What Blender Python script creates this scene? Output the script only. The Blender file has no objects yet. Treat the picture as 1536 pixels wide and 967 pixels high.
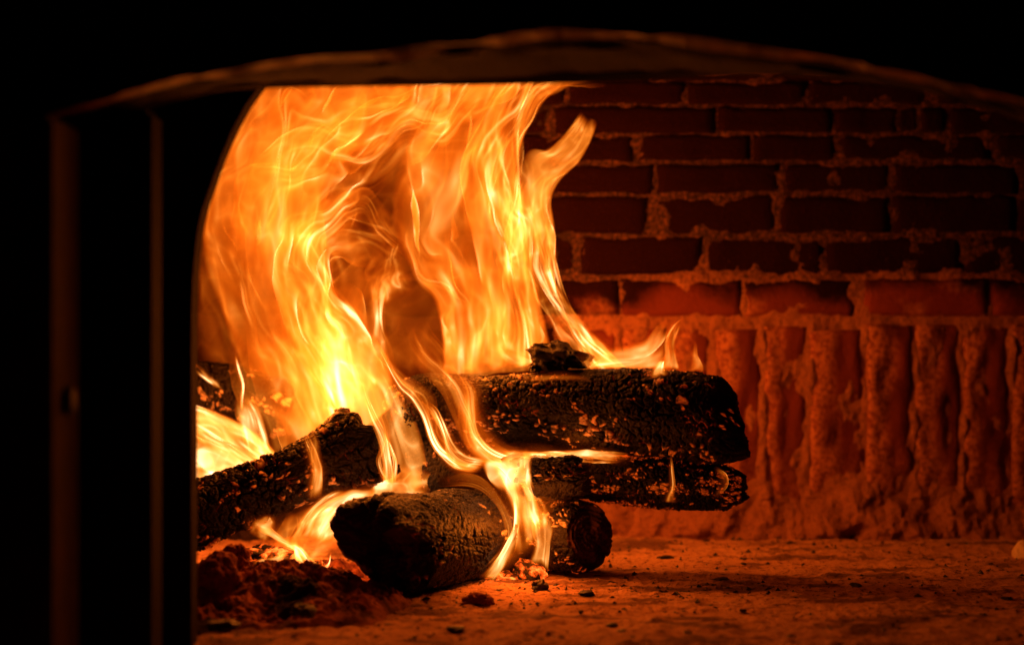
import bpy, math, random
import numpy as np
from mathutils import Vector

# ------------------------------------------------------------------ camera, world, exposure
S = bpy.context.scene
COL = S.collection
CAM_Z = 0.377
LENS = 64.0
K = 1536 * LENS / 36.0
cam_d = bpy.data.cameras.new('camera')
cam_d.lens = LENS
cam_d.sensor_width = 36
cam_d.clip_start = 0.05
cam_d.clip_end = 50
cam_d.dof.use_dof = True
cam_d.dof.focus_distance = 2.64
cam_d.dof.aperture_fstop = 2.2
cam = bpy.data.objects.new('camera', cam_d)
cam.location = (0, 0, CAM_Z)
cam.rotation_euler = (math.radians(90), 0, 0)
COL.objects.link(cam)
S.camera = cam

W = bpy.data.worlds.new('World')
S.world = W
W.use_nodes = True
W.node_tree.nodes['Background'].inputs[0].default_value = (1, 0.8, 0.6, 1)
W.node_tree.nodes['Background'].inputs[1].default_value = 0.0004
S.view_settings.view_transform = 'Standard'
S.view_settings.look = 'None'
S.view_settings.exposure = 0.0
S.view_settings.gamma = 1
S.cycles.max_bounces = 4
S.cycles.diffuse_bounces = 3
S.cycles.glossy_bounces = 2
S.cycles.transparent_max_bounces = 128
S.cycles.use_denoising = True
S.cycles.use_adaptive_sampling = True
S.cycles.adaptive_threshold = 0.02
S.cycles.adaptive_min_samples = 16
S.cycles.sample_clamp_indirect = 6.0

random.seed(3)

# the light of the fire: (px, py, depth, watts, radius)
FIRE_LIGHTS = [(470, 570, 2.82, 6.4, 0.06), (430, 330, 2.84, 4.0, 0.09), (720, 470, 2.82, 6.8, 0.06), (730, 260, 2.84, 4.0, 0.09),
               (785, 775, 2.60, 1.6, 0.03), (500, 775, 2.62, 0.6, 0.02), (350, 670, 2.86, 1.0, 0.04), (860, 684, 2.69, 0.35, 0.012), (960, 525, 2.82, 2.0, 0.03)]
for fx_, fy_, fd_, fw_, fr_ in FIRE_LIGHTS:
    la = bpy.data.lights.new('fire_light', 'POINT')
    la.energy = fw_
    la.color = (1.0, 0.185, 0.012)
    la.shadow_soft_size = fr_
    lo = bpy.data.objects.new('fire_light', la)
    lo.location = ((fx_ - 768) / K * fd_, fd_, CAM_Z - (fy_ - 483.5) / K * fd_)
    COL.objects.link(lo)


# ------------------------------------------------------------------ helpers
def P(px, py, d):
    """a place at depth d (metres from the camera plane)"""
    return np.array([(px - 768) / K * d, d, CAM_Z - (py - 483.5) / K * d])


def _h(ix, iy, iz, seed):
    with np.errstate(over='ignore'):
        a = (ix.astype(np.int64) * 374761393 + iy.astype(np.int64) * 668265263 + iz.astype(np.int64) * 2147483647 + seed * 1274126177) & 0xffffffff
        a = ((a ^ (a >> 13)) * 1274126177) & 0xffffffff
        a = ((a ^ (a >> 16)) * 2246822519) & 0xffffffff
        a = a ^ (a >> 15)
    return (a & 0xffffff) / float(0x1000000)


def noise(x, y, z=0.0, seed=0):
    x, y, z = np.broadcast_arrays(np.asarray(x, float), np.asarray(y, float), np.asarray(z, float))
    fx, fy, fz = np.floor(x), np.floor(y), np.floor(z)
    ix, iy, iz = fx.astype(np.int64), fy.astype(np.int64), fz.astype(np.int64)
    tx, ty, tz = x - fx, y - fy, z - fz
    tx = tx ** 3 * (tx * (tx * 6 - 15) + 10)
    ty = ty ** 3 * (ty * (ty * 6 - 15) + 10)
    tz = tz ** 3 * (tz * (tz * 6 - 15) + 10)
    r = 0
    for a in (0, 1):
        for b in (0, 1):
            for c in (0, 1):
                w = (tx if a else 1 - tx) * (ty if b else 1 - ty) * (tz if c else 1 - tz)
                r = r + w * _h(ix + a, iy + b, iz + c, seed)
    return r * 2 - 1


def fbm(x, y, z=0.0, seed=0, o=4, g=0.5):
    r, a, f = 0, 1, 1
    for i in range(o):
        r = r + a * noise(np.asarray(x) * f, np.asarray(y) * f, np.asarray(z) * f, seed + i * 17)
        a *= g
        f *= 2.03
    return r


def sstep(a, b, x):
    t = np.clip((x - a) / (b - a), 0, 1)
    return t * t * (3 - 2 * t)


def voronoi(s, t, seed, wrap=0):
    """cell edge distance, cell random number; wrap = cells round the circumference"""
    fs, ft = np.floor(s), np.floor(t)
    F1 = np.full(s.shape, 9.0)
    F2 = np.full(s.shape, 9.0)
    cid = np.zeros(s.shape)
    for a in (-1, 0, 1):
        for b in (-1, 0, 1):
            cs, ct = fs + a, ft + b
            k = np.mod(cs, wrap) if wrap else cs
            z = np.zeros_like(k)
            px = cs + 0.12 + 0.76 * _h(k, ct, z, seed)
            py = ct + 0.12 + 0.76 * _h(k, ct, z + 5, seed)
            d = np.hypot(px - s, py - t)
            r = _h(k, ct, z + 9, seed)
            m = d < F1
            F2 = np.where(m, F1, np.minimum(F2, d))
            cid = np.where(m, r, cid)
            F1 = np.where(m, d, F1)
    return F2 - F1, cid


def smooth_line(pts, n):
    """Catmull-Rom through the points, n places evenly spaced along the length"""
    p = np.asarray(pts, float)
    if len(p) == 2:
        t = np.linspace(0, 1, n)[:, None]
        return p[0] * (1 - t) + p[1] * t
    q = np.vstack([2 * p[0] - p[1], p, 2 * p[-1] - p[-2]])
    out = []
    for i in range(1, len(q) - 2):
        t = np.linspace(0, 1, 24, endpoint=False)[:, None]
        a, b, c, d = q[i - 1], q[i], q[i + 1], q[i + 2]
        out.append(0.5 * (2 * b + (c - a) * t + (2 * a - 5 * b + 4 * c - d) * t ** 2 + (3 * b - a - 3 * c + d) * t ** 3))
    out = np.vstack(out + [p[-1:]])
    L = np.r_[0, np.cumsum(np.linalg.norm(np.diff(out, axis=0)[:, :2], axis=1))]
    s = np.linspace(0, L[-1], n)
    return np.stack([np.interp(s, L, out[:, k]) for k in range(p.shape[1])], 1)


def mesh_raw(name, V, F, attrs=None, smooth=True):
    me = bpy.data.meshes.new(name)
    V = np.ascontiguousarray(V, dtype=np.float32)
    F = np.asarray(F, dtype=np.int32)
    k = F.shape[1]
    me.vertices.add(len(V))
    me.vertices.foreach_set('co', V.ravel())
    me.loops.add(F.size)
    me.loops.foreach_set('vertex_index', F.ravel())
    me.polygons.add(len(F))
    me.polygons.foreach_set('loop_start', np.arange(0, F.size, k, dtype=np.int32))
    me.polygons.foreach_set('use_smooth', np.full(len(F), smooth))
    for a, val in (attrs or {}).items():
        at = me.attributes.new(a, 'FLOAT', 'POINT')
        at.data.foreach_set('value', np.ascontiguousarray(val, dtype=np.float32).ravel())
    me.update(calc_edges=True)
    me.validate()
    return me


def grid_faces(nv, nu, closed=False, off=0):
    idx = np.arange(nv * nu).reshape(nv, nu) + off
    if closed:
        idx = np.hstack([idx, idx[:, :1]])
    return np.stack([idx[:-1, :-1], idx[:-1, 1:], idx[1:, 1:], idx[1:, :-1]], -1).reshape(-1, 4)


def link(name, me, mat, parent=None, origin=(0, 0, 0)):
    o = bpy.data.objects.new(name, me)
    COL.objects.link(o)
    if mat is not None:
        me.materials.clear()
        me.materials.append(mat)
    if parent is not None:
        o.parent = parent
    else:
        o.location = origin
    return o


def tag(o, label=None, cat=None, group=None, kind=None):
    if label:
        o['label'] = label
    if cat:
        o['category'] = cat
    if group:
        o['group'] = group
    if kind:
        o['kind'] = kind
    return o


def thing(name, label, cat, loc, group=None):
    o = bpy.data.objects.new(name, None)
    o.empty_display_size = 0.05
    COL.objects.link(o)
    o.location = Vector([float(c) for c in loc])
    return tag(o, label, cat, group)


# ------------------------------------------------------------------ materials
def new_mat(name):
    m = bpy.data.materials.new(name)
    m.use_nodes = True
    nt = m.node_tree
    nt.nodes.clear()
    out = nt.nodes.new('ShaderNodeOutputMaterial')
    return m, nt, out


def N(nt, typ, **kw):
    n = nt.nodes.new(typ)
    for k, v in kw.items():
        setattr(n, k, v)
    return n


def ramp(nt, fac, stops):
    r = N(nt, 'ShaderNodeValToRGB')
    e = r.color_ramp.elements
    while len(e) > 1:
        e.remove(e[-1])
    e[0].position, e[0].color = stops[0][0], (*stops[0][1], 1)
    for p, c in stops[1:]:
        q = e.new(p)
        q.color = (*c, 1)
    nt.links.new(fac, r.inputs[0])
    return r.outputs[0]


def attr(nt, name):
    return N(nt, 'ShaderNodeAttribute', attribute_name=name).outputs['Fac']


def math_(nt, op, a, b=None, clamp=False):
    n = N(nt, 'ShaderNodeMath', operation=op, use_clamp=clamp)
    for i, v in enumerate((a, b)):
        if v is None:
            continue
        if isinstance(v, (int, float)):
            n.inputs[i].default_value = v
        else:
            nt.links.new(v, n.inputs[i])
    return n.outputs[0]


def mix(nt, fac, a, b):
    n = N(nt, 'ShaderNodeMix', data_type='RGBA')
    for sock, v in ((n.inputs[0], fac), (n.inputs[6], a), (n.inputs[7], b)):
        if isinstance(v, (int, float)):
            sock.default_value = v
        elif isinstance(v, tuple):
            sock.default_value = (*v, 1)
        else:
            nt.links.new(v, sock)
    return n.outputs[2]


def tex(nt, scale, detail=4, rough=0.6, coord='Object', stretch=(1, 1, 1)):
    c = N(nt, 'ShaderNodeTexCoord')
    mp = N(nt, 'ShaderNodeMapping')
    mp.inputs['Scale'].default_value = stretch
    nt.links.new(c.outputs[coord], mp.inputs[0])
    n = N(nt, 'ShaderNodeTexNoise')
    n.inputs['Scale'].default_value = scale
    n.inputs['Detail'].default_value = detail
    n.inputs['Roughness'].default_value = rough
    nt.links.new(mp.outputs[0], n.inputs['Vector'])
    return n.outputs['Fac']


def principled(nt, out, col, rough=0.9, spec=0.2, metal=0.0, bump=None, bump_d=0.002, bump_s=0.6):
    b = N(nt, 'ShaderNodeBsdfPrincipled')
    b.inputs['Roughness'].default_value = rough
    b.inputs['Specular IOR Level'].default_value = spec
    b.inputs['Metallic'].default_value = metal
    if isinstance(col, tuple):
        b.inputs['Base Color'].default_value = (*col, 1)
    else:
        nt.links.new(col, b.inputs['Base Color'])
    if bump is not None:
        bn = N(nt, 'ShaderNodeBump')
        bn.inputs['Strength'].default_value = bump_s
        bn.inputs['Distance'].default_value = bump_d
        nt.links.new(bump, bn.inputs['Height'])
        nt.links.new(bn.outputs[0], b.inputs['Normal'])
    nt.links.new(b.outputs[0], out.inputs[0])
    return b


M = {}
# flame: a thin sheet of glowing soot, brighter where it is seen edge-on
m, nt, out = new_mat('flame')
geo = N(nt, 'ShaderNodeNewGeometry')
dt = N(nt, 'ShaderNodeVectorMath', operation='DOT_PRODUCT')
nt.links.new(geo.outputs['Normal'], dt.inputs[0])
nt.links.new(geo.outputs['Incoming'], dt.inputs[1])
cosv = math_(nt, 'MAXIMUM', math_(nt, 'ABSOLUTE', dt.outputs['Value']), 0.15)
thick = math_(nt, 'POWER', math_(nt, 'DIVIDE', 1.0, cosv), 0.8)
tot = math_(nt, 'MULTIPLY', attr(nt, 'glow'), thick)
colr = ramp(nt, math_(nt, 'MULTIPLY', tot, 0.5, True), [
    (0.0, (1, 0.09, 0.001)), (0.08, (1, 0.15, 0.004)), (0.22, (1, 0.235, 0.016)), (0.45, (1, 0.33, 0.055)), (0.75, (1, 0.43, 0.13)), (1.0, (1, 0.52, 0.22))])
em = N(nt, 'ShaderNodeEmission')
nt.links.new(colr, em.inputs[0])
nt.links.new(tot, em.inputs[1])
tr = N(nt, 'ShaderNodeBsdfTransparent')
ad = N(nt, 'ShaderNodeAddShader')
nt.links.new(em.outputs[0], ad.inputs[0])
nt.links.new(tr.outputs[0], ad.inputs[1])
nt.links.new(ad.outputs[0], out.inputs[0])
m.cycles.emission_sampling = 'NONE'
M['flame'] = m

# charred bark
m, nt, out = new_mat('charred_bark')
ash = attr(nt, 'ash')
n1 = tex(nt, 160, 3)
n2 = tex(nt, 900, 2)
char = mix(nt, n1, (0.003, 0.0022, 0.002), (0.012, 0.007, 0.005))
ashc = mix(nt, n2, (0.30, 0.22, 0.15), (0.62, 0.52, 0.42))
b = principled(nt, out, mix(nt, ash, char, ashc), 0.6, 0.14, bump=n2, bump_d=0.0012, bump_s=0.8)
nt.links.new(math_(nt, 'ADD', math_(nt, 'MULTIPLY', ash, 0.4), 0.45), b.inputs['Roughness'])
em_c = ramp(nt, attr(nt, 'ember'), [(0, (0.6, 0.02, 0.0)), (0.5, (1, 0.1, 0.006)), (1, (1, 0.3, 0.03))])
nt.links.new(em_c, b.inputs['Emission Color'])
nt.links.new(attr(nt, 'ember'), b.inputs['Emission Strength'])  # embers in the cracks, plus painted firelight on the ash flecks
m.cycles.emission_sampling = 'NONE'
M['bark'] = m

m, nt, out = new_mat('charred_end_grain')
n1 = tex(nt, 60, 5)
principled(nt, out, mix(nt, n1, (0.012, 0.006, 0.004), (0.10, 0.036, 0.017)), 0.8, 0.15, bump=tex(nt, 300, 4), bump_d=0.002)
M['end'] = m

m, nt, out = new_mat('charcoal')
n1 = tex(nt, 120, 4)
principled(nt, out, mix(nt, n1, (0.006, 0.005, 0.0045), (0.045, 0.03, 0.022)), 0.6, 0.4, bump=tex(nt, 400, 3), bump_d=0.002)
M['coal'] = m

m, nt, out = new_mat('black_char')
principled(nt, out, mix(nt, tex(nt, 120, 4), (0.003, 0.002, 0.002), (0.014, 0.008, 0.006)), 0.7, 0.2, bump=tex(nt, 300, 3), bump_d=0.003)
M['char'] = m

m, nt, out = new_mat('scorched_red_clay')
n1 = tex(nt, 90, 5)
principled(nt, out, mix(nt, n1, (0.10, 0.022, 0.012), (0.34, 0.10, 0.05)), 0.9, 0.1, bump=tex(nt, 300, 4), bump_d=0.003)
M['redclay'] = m

m, nt, out = new_mat('hot_coal')
n1 = tex(nt, 55, 4, 0.65)
b = principled(nt, out, (0.02, 0.014, 0.01), 0.7, 0.3, bump=n1, bump_d=0.006)
e = ramp(nt, n1, [(0.46, (0, 0, 0)), (0.56, (0.8, 0.07, 0.004)), (0.66, (1, 0.36, 0.05))])
nt.links.new(e, b.inputs['Emission Color'])
b.inputs['Emission Strength'].default_value = 1.6
M['hotcoal'] = m


# brick, with soot higher up on the wall
def brick_mat(name, soot):
    m, nt, out = new_mat(name)
    c = N(nt, 'ShaderNodeObjectInfo')
    n1 = tex(nt, 22, 5, 0.65)
    n2 = tex(nt, 120, 4, 0.7)
    base = mix(nt, n1, (0.07, 0.014, 0.008), (0.19, 0.045, 0.024))
    base = mix(nt, math_(nt, 'MULTIPLY', c.outputs['Random'], 0.5), base, (0.24, 0.05, 0.03))
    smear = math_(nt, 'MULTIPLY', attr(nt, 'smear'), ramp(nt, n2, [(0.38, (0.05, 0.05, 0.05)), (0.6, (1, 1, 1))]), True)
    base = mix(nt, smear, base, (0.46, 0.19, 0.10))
    if soot:
        sootf = ramp(nt, math_(nt, 'ADD', math_(nt, 'MULTIPLY', n1, 0.75), math_(nt, 'MULTIPLY', attr(nt, 'soot'), 1.0)), [(0.55, (0, 0, 0)), (1.0, (1, 1, 1))])
        base = mix(nt, sootf, base, (0.014, 0.0034, 0.0016))
    principled(nt, out, base, 0.95, 0.04, bump=n2, bump_d=0.004, bump_s=0.8)
    return m


M['brick'] = brick_mat('sooty_brick', True)

m, nt, out = new_mat('lime_mortar')
n1 = tex(nt, 14, 5, 0.7)
n2 = tex(nt, 150, 5, 0.7)
base = mix(nt, n1, (0.15, 0.05, 0.027), (0.50, 0.22, 0.115))
base = mix(nt, ramp(nt, n2, [(0.5, (0, 0, 0)), (0.72, (1, 1, 1))]), base, (0.10, 0.035, 0.02))
sootf = ramp(nt, math_(nt, 'ADD', math_(nt, 'MULTIPLY', n2, 0.9), math_(nt, 'MULTIPLY', attr(nt, 'soot'), 0.51)), [(0.62, (0, 0, 0)), (1.0, (1, 1, 1))])
base = mix(nt, sootf, base, (0.03, 0.016, 0.012))
principled(nt, out, base, 0.95, 0.1, bump=n2, bump_d=0.006, bump_s=0.9)
M['mortar'] = m

# hearth floor
m, nt, out = new_mat('hearth_floor')
n1 = tex(nt, 7, 5, 0.65, stretch=(0.6, 1.6, 1))
n2 = tex(nt, 90, 5, 0.7)
base = mix(nt, n1, (0.36, 0.16, 0.08), (0.70, 0.40, 0.22))
base = mix(nt, ramp(nt, n2, [(0.52, (0, 0, 0)), (0.66, (1, 1, 1))]), base, (0.10, 0.035, 0.02))
base = mix(nt, attr(nt, 'grime'), base, (0.07, 0.032, 0.02))
principled(nt, out, base, 0.95, 0.1, bump=n2, bump_d=0.009, bump_s=1.0)
M['floor'] = m

m, nt, out = new_mat('ash_and_embers')
n1 = tex(nt, 26, 5, 0.65)
n2 = tex(nt, 150, 5, 0.7)
base = mix(nt, ramp(nt, n1, [(0.4, (0, 0, 0)), (0.65, (1, 1, 1))]), (0.07, 0.016, 0.009), (0.42, 0.14, 0.065))
base = mix(nt, attr(nt, 'grime'), base, (0.03, 0.016, 0.012))
principled(nt, out, base, 0.95, 0.1, bump=n2, bump_d=0.004)
M['ash'] = m

m, nt, out = new_mat('black_iron')
n1 = tex(nt, 30, 5, 0.65)
n2 = tex(nt, 220, 4, 0.7)
principled(nt, out, mix(nt, n1, (0.008, 0.006, 0.005), (0.03, 0.018, 0.012)), 0.6, 0.3, bump=n2, bump_d=0.0015)
M['iron'] = m

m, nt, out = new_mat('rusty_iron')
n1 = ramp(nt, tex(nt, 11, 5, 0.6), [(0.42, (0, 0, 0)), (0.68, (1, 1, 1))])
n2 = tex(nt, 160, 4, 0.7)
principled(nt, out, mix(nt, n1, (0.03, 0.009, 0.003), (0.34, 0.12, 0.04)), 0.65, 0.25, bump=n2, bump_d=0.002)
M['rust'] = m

m, nt, out = new_mat('sooty_iron')
n1 = tex(nt, 24, 5, 0.65)
principled(nt, out, mix(nt, n1, (0.004, 0.0016, 0.001), (0.022, 0.007, 0.004)), 0.95, 0.04, bump=tex(nt, 160, 4, 0.7), bump_d=0.002)
M['soot'] = m

m, nt, out = new_mat('dull_rust')
n1 = tex(nt, 24, 5, 0.65)
principled(nt, out, mix(nt, n1, (0.008, 0.003, 0.001), (0.10, 0.032, 0.011)), 0.9, 0.08, bump=tex(nt, 160, 4, 0.7), bump_d=0.002)
M['dullrust'] = m

m, nt, out = new_mat('pale_stone')
n1 = tex(nt, 70, 5)
principled(nt, out, mix(nt, n1, (0.42, 0.30, 0.2), (0.72, 0.58, 0.44)), 0.85, 0.2, bump=tex(nt, 220, 4), bump_d=0.002)
M['stone'] = m

# ------------------------------------------------------------------ hearth floor
FLOOR_N = (330, 420)


def floor_h(x, y):
    h = 0.0035 * fbm(x * 9, y * 14, 0.3, 5, 3)
    h = h + 0.0030 * np.maximum(fbm(x * 55, y * 55, 0.1, 8, 4, 0.6), -0.2)
    h = h - 0.004 * np.exp(-((y - 2.318 - 0.006 * noise(x * 4, 0, 0, 6)) / 0.004) ** 2) * sstep(0.15, 0.3, x)
    # a faint step where the hearth tiles give way to the ash near the wall
    h = h + 0.004 * sstep(2.92, 2.97, y + 0.02 * noise(x * 6, 0, 0, 4))
    return h


yy, xx = np.meshgrid(np.linspace(1.35, 3.32, FLOOR_N[0]), np.linspace(-1.05, 1.15, FLOOR_N[1]), indexing='ij')
zz = floor_h(xx, yy)
grime = sstep(0.2, 0.8, fbm(xx * 9, yy * 24, 1.7, 21, 5, 0.6)) * 0.75
me = mesh_raw('floor', np.stack([xx, yy, zz], -1).reshape(-1, 3), grid_faces(*FLOOR_N), {'grime': grime})
tag(link('floor', me, M['floor']), kind='structure')

# ------------------------------------------------------------------ brick wall
WALL_D = 3.2


def wall_soot(z):
    return sstep(0.365, 0.49, z)


wall = thing('brick_wall', 'sooty brick back wall of the oven with a row of upright bricks below', 'wall', P(768, 805, WALL_D))
WO = np.array(wall.location)


def soot_at(x, z):
    w = wall_soot(z + 0.035 * fbm(x * 7, z * 7, 0, 3, 3))
    return np.clip(np.maximum(w, 1.7 * sstep(0.2, 0.0, x + 0.05 * fbm(x * 6, z * 6, 0, 13, 3))), 0, 1.7)


def brick_mesh(x0, x1, y0, y1, seed, upright=False):
    """one brick from its corners on the wall, in the wall's own coordinates"""
    a = P(x0, y1, WALL_D)
    b = P(x1, y0, WALL_D)
    nu, nv = (15, 8) if not upright else (10, 26)
    rnd = random.Random(seed)
    proud = rnd.uniform(0.001, 0.006) if not upright else rnd.uniform(0.003, 0.009)
    u, v = np.meshgrid(np.linspace(0, 1, nu), np.linspace(0, 1, nv))
    X = a[0] + (b[0] - a[0]) * u
    Z = a[2] + (b[2] - a[2]) * v
    w, h = b[0] - a[0], b[2] - a[2]
    e = np.minimum(np.minimum(u, 1 - u) * w, np.minimum(v, 1 - v) * h)
    jit = 0.0028 if not upright else 0.0016
    X = X + jit * noise(X * 40, Z * 40, seed, 31)
    Z = Z + jit * noise(X * 40, Z * 40, seed, 32) + 0.004 * (u - 0.5) * rnd.uniform(-1, 1)
    Y = WALL_D - proud + 0.004 * (1 - sstep(0, 0.005, e)) + 0.0025 * noise(X * 30, Z * 30, seed, 33)
    if upright:
        Y = Y + 0.005 * fbm(X * 60, Z * 22, seed, 35, 3) + 0.007 * (u - 0.5) + 0.006 * sstep(0.3, 0.0, v)
    V = np.stack([X, Y, Z], -1).reshape(-1, 3)
    F = list(map(tuple, grid_faces(nv, nu)))
    # sides
    ring = [i for i in range(nu)] + [r * nu + nu - 1 for r in range(1, nv)] + [(nv - 1) * nu + i for i in range(nu - 2, -1, -1)] + [r * nu for r in range(nv - 2, 0, -1)]
    n0 = len(V)
    back = V[ring].copy()
    back[:, 1] = WALL_D + 0.06
    V = np.vstack([V, back])
    for i in range(len(ring)):
        j = (i + 1) % len(ring)
        F.append((ring[j], ring[i], n0 + i, n0 + j))
    sm = np.zeros(len(V))
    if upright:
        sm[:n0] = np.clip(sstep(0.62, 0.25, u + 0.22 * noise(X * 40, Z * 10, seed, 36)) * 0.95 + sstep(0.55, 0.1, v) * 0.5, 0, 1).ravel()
    else:
        sm[:n0] = (sstep(0.3, 0.8, fbm(X * 14, Z * 20, seed * 1.3, 40, 3)) * 0.8).ravel()
    me = mesh_raw('brick', V - WO, np.array(F), {'smear': sm, 'soot': soot_at(V[:, 0], V[:, 2])}, smooth=True)
    return me


rows = [
    (84, 120, [60, 250, 420, 600, 790, 975, 1150, 1330, 1500, 1660]),
    (124, 157, [0, 180, 340, 500, 680, 850, 1030, 1210, 1400, 1580]),
    (163, 198, [-20, 140, 320, 480, 660, 830, 1075, 1250, 1348, 1378, 1420, 1600]),
    (204, 239, [60, 240, 420, 600, 780, 954, 1128, 1255, 1490, 1680]),
    (247, 289, [-40, 140, 320, 500, 680, 820, 983, 1170, 1337, 1530, 1700]),
    (296, 348, [40, 220, 400, 590, 780, 975, 1165, 1337, 1525, 1720]),
    (356, 411, [-60, 130, 320, 500, 690, 868, 1055, 1238, 1445, 1640]),
    (421, 473, [0, 190, 380, 560, 745, 930, 1115, 1293, 1485, 1680]),
]
sd = 100
for (y0, y1, js) in rows:
    for a, b in zip(js[:-1], js[1:]):
        sd += 1
        r = random.Random(sd)
        g = 2.0
        gap_r = 14 if (y0, b) == (421, 1293) else g
        link('brick', brick_mesh(a + g + r.uniform(-1, 1.5), b - gap_r + r.uniform(-1.5, 1), y0 - 0.8 + r.uniform(-1.5, 1.5), y1 + 0.8 + r.uniform(-1.5, 1.5), sd), M['brick'], wall)
x = -20
uj = [1143, 1212, 1297, 1370, 1442, 1515, 1590, 1665]
k = 1143 - 72
while k > -60:
    uj.insert(0, k)
    k -= random.Random(k).choice([69, 72, 75])
for a, b in zip(uj[:-1], uj[1:]):
    sd += 1
    r = random.Random(sd)
    link('brick', brick_mesh(a + 3, b - 3 + r.uniform(-2, 2), 487 + r.uniform(0, 9), 800, sd, True), M['brick'], wall)

# mortar between and over the bricks, heaped up at the foot of the wall
nz, nx = 360, 760
zz, xx = np.meshgrid(np.linspace(-0.01, 0.90, nz), np.linspace(-1.02, 1.12, nx), indexing='ij')
yy = np.full_like(xx, WALL_D + 0.0008)
yy -= 0.0026 * np.maximum(fbm(xx * 30, zz * 30, 0, 51, 5, 0.6), -0.8)
lowz = sstep(0.385, 0.36, zz)
yy -= lowz * (0.0014 + 0.0040 * fbm(xx * 34, zz * 15, 0, 57, 5, 0.62))
foot = sstep(0.11, 0.0, zz + 0.03 * noise(xx * 8, 1, 0, 52))
yy -= foot * (0.030 + 0.018 * fbm(xx * 22, zz * 26, 0, 53, 4)) + foot ** 3 * 0.03
# thick upright beads of mortar squeezed out between the upright bricks
px = 768 + xx / WALL_D * K
for j in uj:
    zt = (zz > 0.07) & (zz < 0.377)
    bead = np.exp(-((px - j - 3 - 3.0 * noise(zz * 14, j, 0, 54)) / 8.0) ** 2)
    yy -= np.where(zt, 1, 0) * sstep(0.375, 0.36, zz) * bead * (0.006 + 0.007 * noise(zz * 20, j * 0.37, 0, 55))
V = np.stack([xx, yy, zz], -1).reshape(-1, 3) - WO
me = mesh_raw('mortar', V, grid_faces(nz, nx), {'soot': soot_at(xx, zz) })
link('mortar', me, M['mortar'], wall)

# vaulted oven ceiling
ny, nx = 30, 120
yy, xx = np.meshgrid(np.linspace(2.2, 3.24, ny), np.linspace(-1.1, 1.2, nx), indexing='ij')
zz = 0.835 + 0.03 * np.cos((xx - 0.1) * 1.2) - 0.05 * sstep(2.6, 3.3, yy) + 0.006 * fbm(xx * 20, yy * 20, 0, 61, 3)
me = mesh_raw('ceiling', np.stack([xx, yy, zz], -1).reshape(-1, 3), grid_faces(ny, nx), {'soot': np.full(nx * ny, 0.7)})
tag(link('ceiling', me, M['mortar']), kind='structure')


# ------------------------------------------------------------------ iron oven mouth
mouth = thing('oven_mouth', 'black iron oven mouth framing the fire with an arched hood above', 'oven mouth', P(288, 955, 2.16))
MO = np.array(mouth.location)


def loft(name, rails, mat, wob=0.0, seed=0):
    """rails: lists of (px,py,d); a surface through them"""
    n = 140
    R = [smooth_line(r, n) for r in rails]
    V = []
    for i, r in enumerate(R):
        p = np.stack([P(*q) for q in r])
        if wob:
            p[:, 2] += wob * fbm(p[:, 0] * 22, i * 3.1, 0, seed, 3)
        V.append(p)
    V = np.stack(V)
    me = mesh_raw(name, V.reshape(-1, 3) - MO, grid_faces(len(R), n), smooth=False)
    return link(name, me, mat, mouth)


# plate round the opening, 50 mm thick
edge = [(287, 985), (287, 700), (287, 520), (288, 450), (291, 395), (299, 332), (317, 275), (340, 214), (364, 166), (388, 131), (420, 95), (470, 55), (560, 10)]
outer = [(60, 985), (60, 700), (60, 520), (60, 450), (60, 395), (60, 332), (60, 275), (60, 214), (60, 166), (60, 100), (60, 20), (60, -40), (300, -60)]
loft('left_plate', [[(a, b, 2.11) for a, b in outer], [(a, b, 2.11) for a, b in edge], [(768 + (a - 768) * 2.11 / 2.15, 483.5 + (b - 483.5) * 2.11 / 2.15, 2.15) for a, b in edge],
                    [(768 + (a - 768) * 2.11 / 2.15, 483.5 + (b - 483.5) * 2.11 / 2.15, 2.15) for a, b in outer]], M['soot'])
# side posts
def box(name, x0, x1, d0, d1, z0, z1, mat, bev=0.004):
    import bmesh
    bm = bmesh.new()
    bmesh.ops.create_cube(bm, size=1)
    for v in bm.verts:
        v.co = Vector(((x0 + x1) / 2 + v.co.x * (x1 - x0), (d0 + d1) / 2 + v.co.y * (d1 - d0), (z0 + z1) / 2 + v.co.z * (z1 - z0)))
    bmesh.ops.bevel(bm, geom=bm.edges[:], offset=bev, segments=2, affect='EDGES')
    for v in bm.verts:
        v.co -= Vector(MO)
    me = bpy.data.meshes.new(name)
    bm.to_mesh(me)
    bm.free()
    return link(name, me, mat, mouth)


box('hinge_post', -0.62, -0.43, 1.70, 1.81, -0.02, 0.57, M['dullrust'])
box('inner_post', -0.47, -0.377, 1.90, 1.965, -0.02, 0.60, M['soot'], 0.006)
# bolt head on the hinge post
n = 24
th = np.linspace(0, 2 * np.pi, n, endpoint=False)
prof = [(0.0, 0.0075), (0.011, 0.0075), (0.0135, 0.005), (0.0135, -0.002)]
bc = np.array([-0.43, 1.755, CAM_Z - (600 - 483.5) / K * 1.755])
V = np.vstack([np.stack([np.full(n, h), r * np.cos(th), r * np.sin(th)], 1) for r, h in prof]) + bc - MO
me = mesh_raw('bolt', V, grid_faces(len(prof), n, True))
link('bolt', me, M['char'], mouth)

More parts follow.
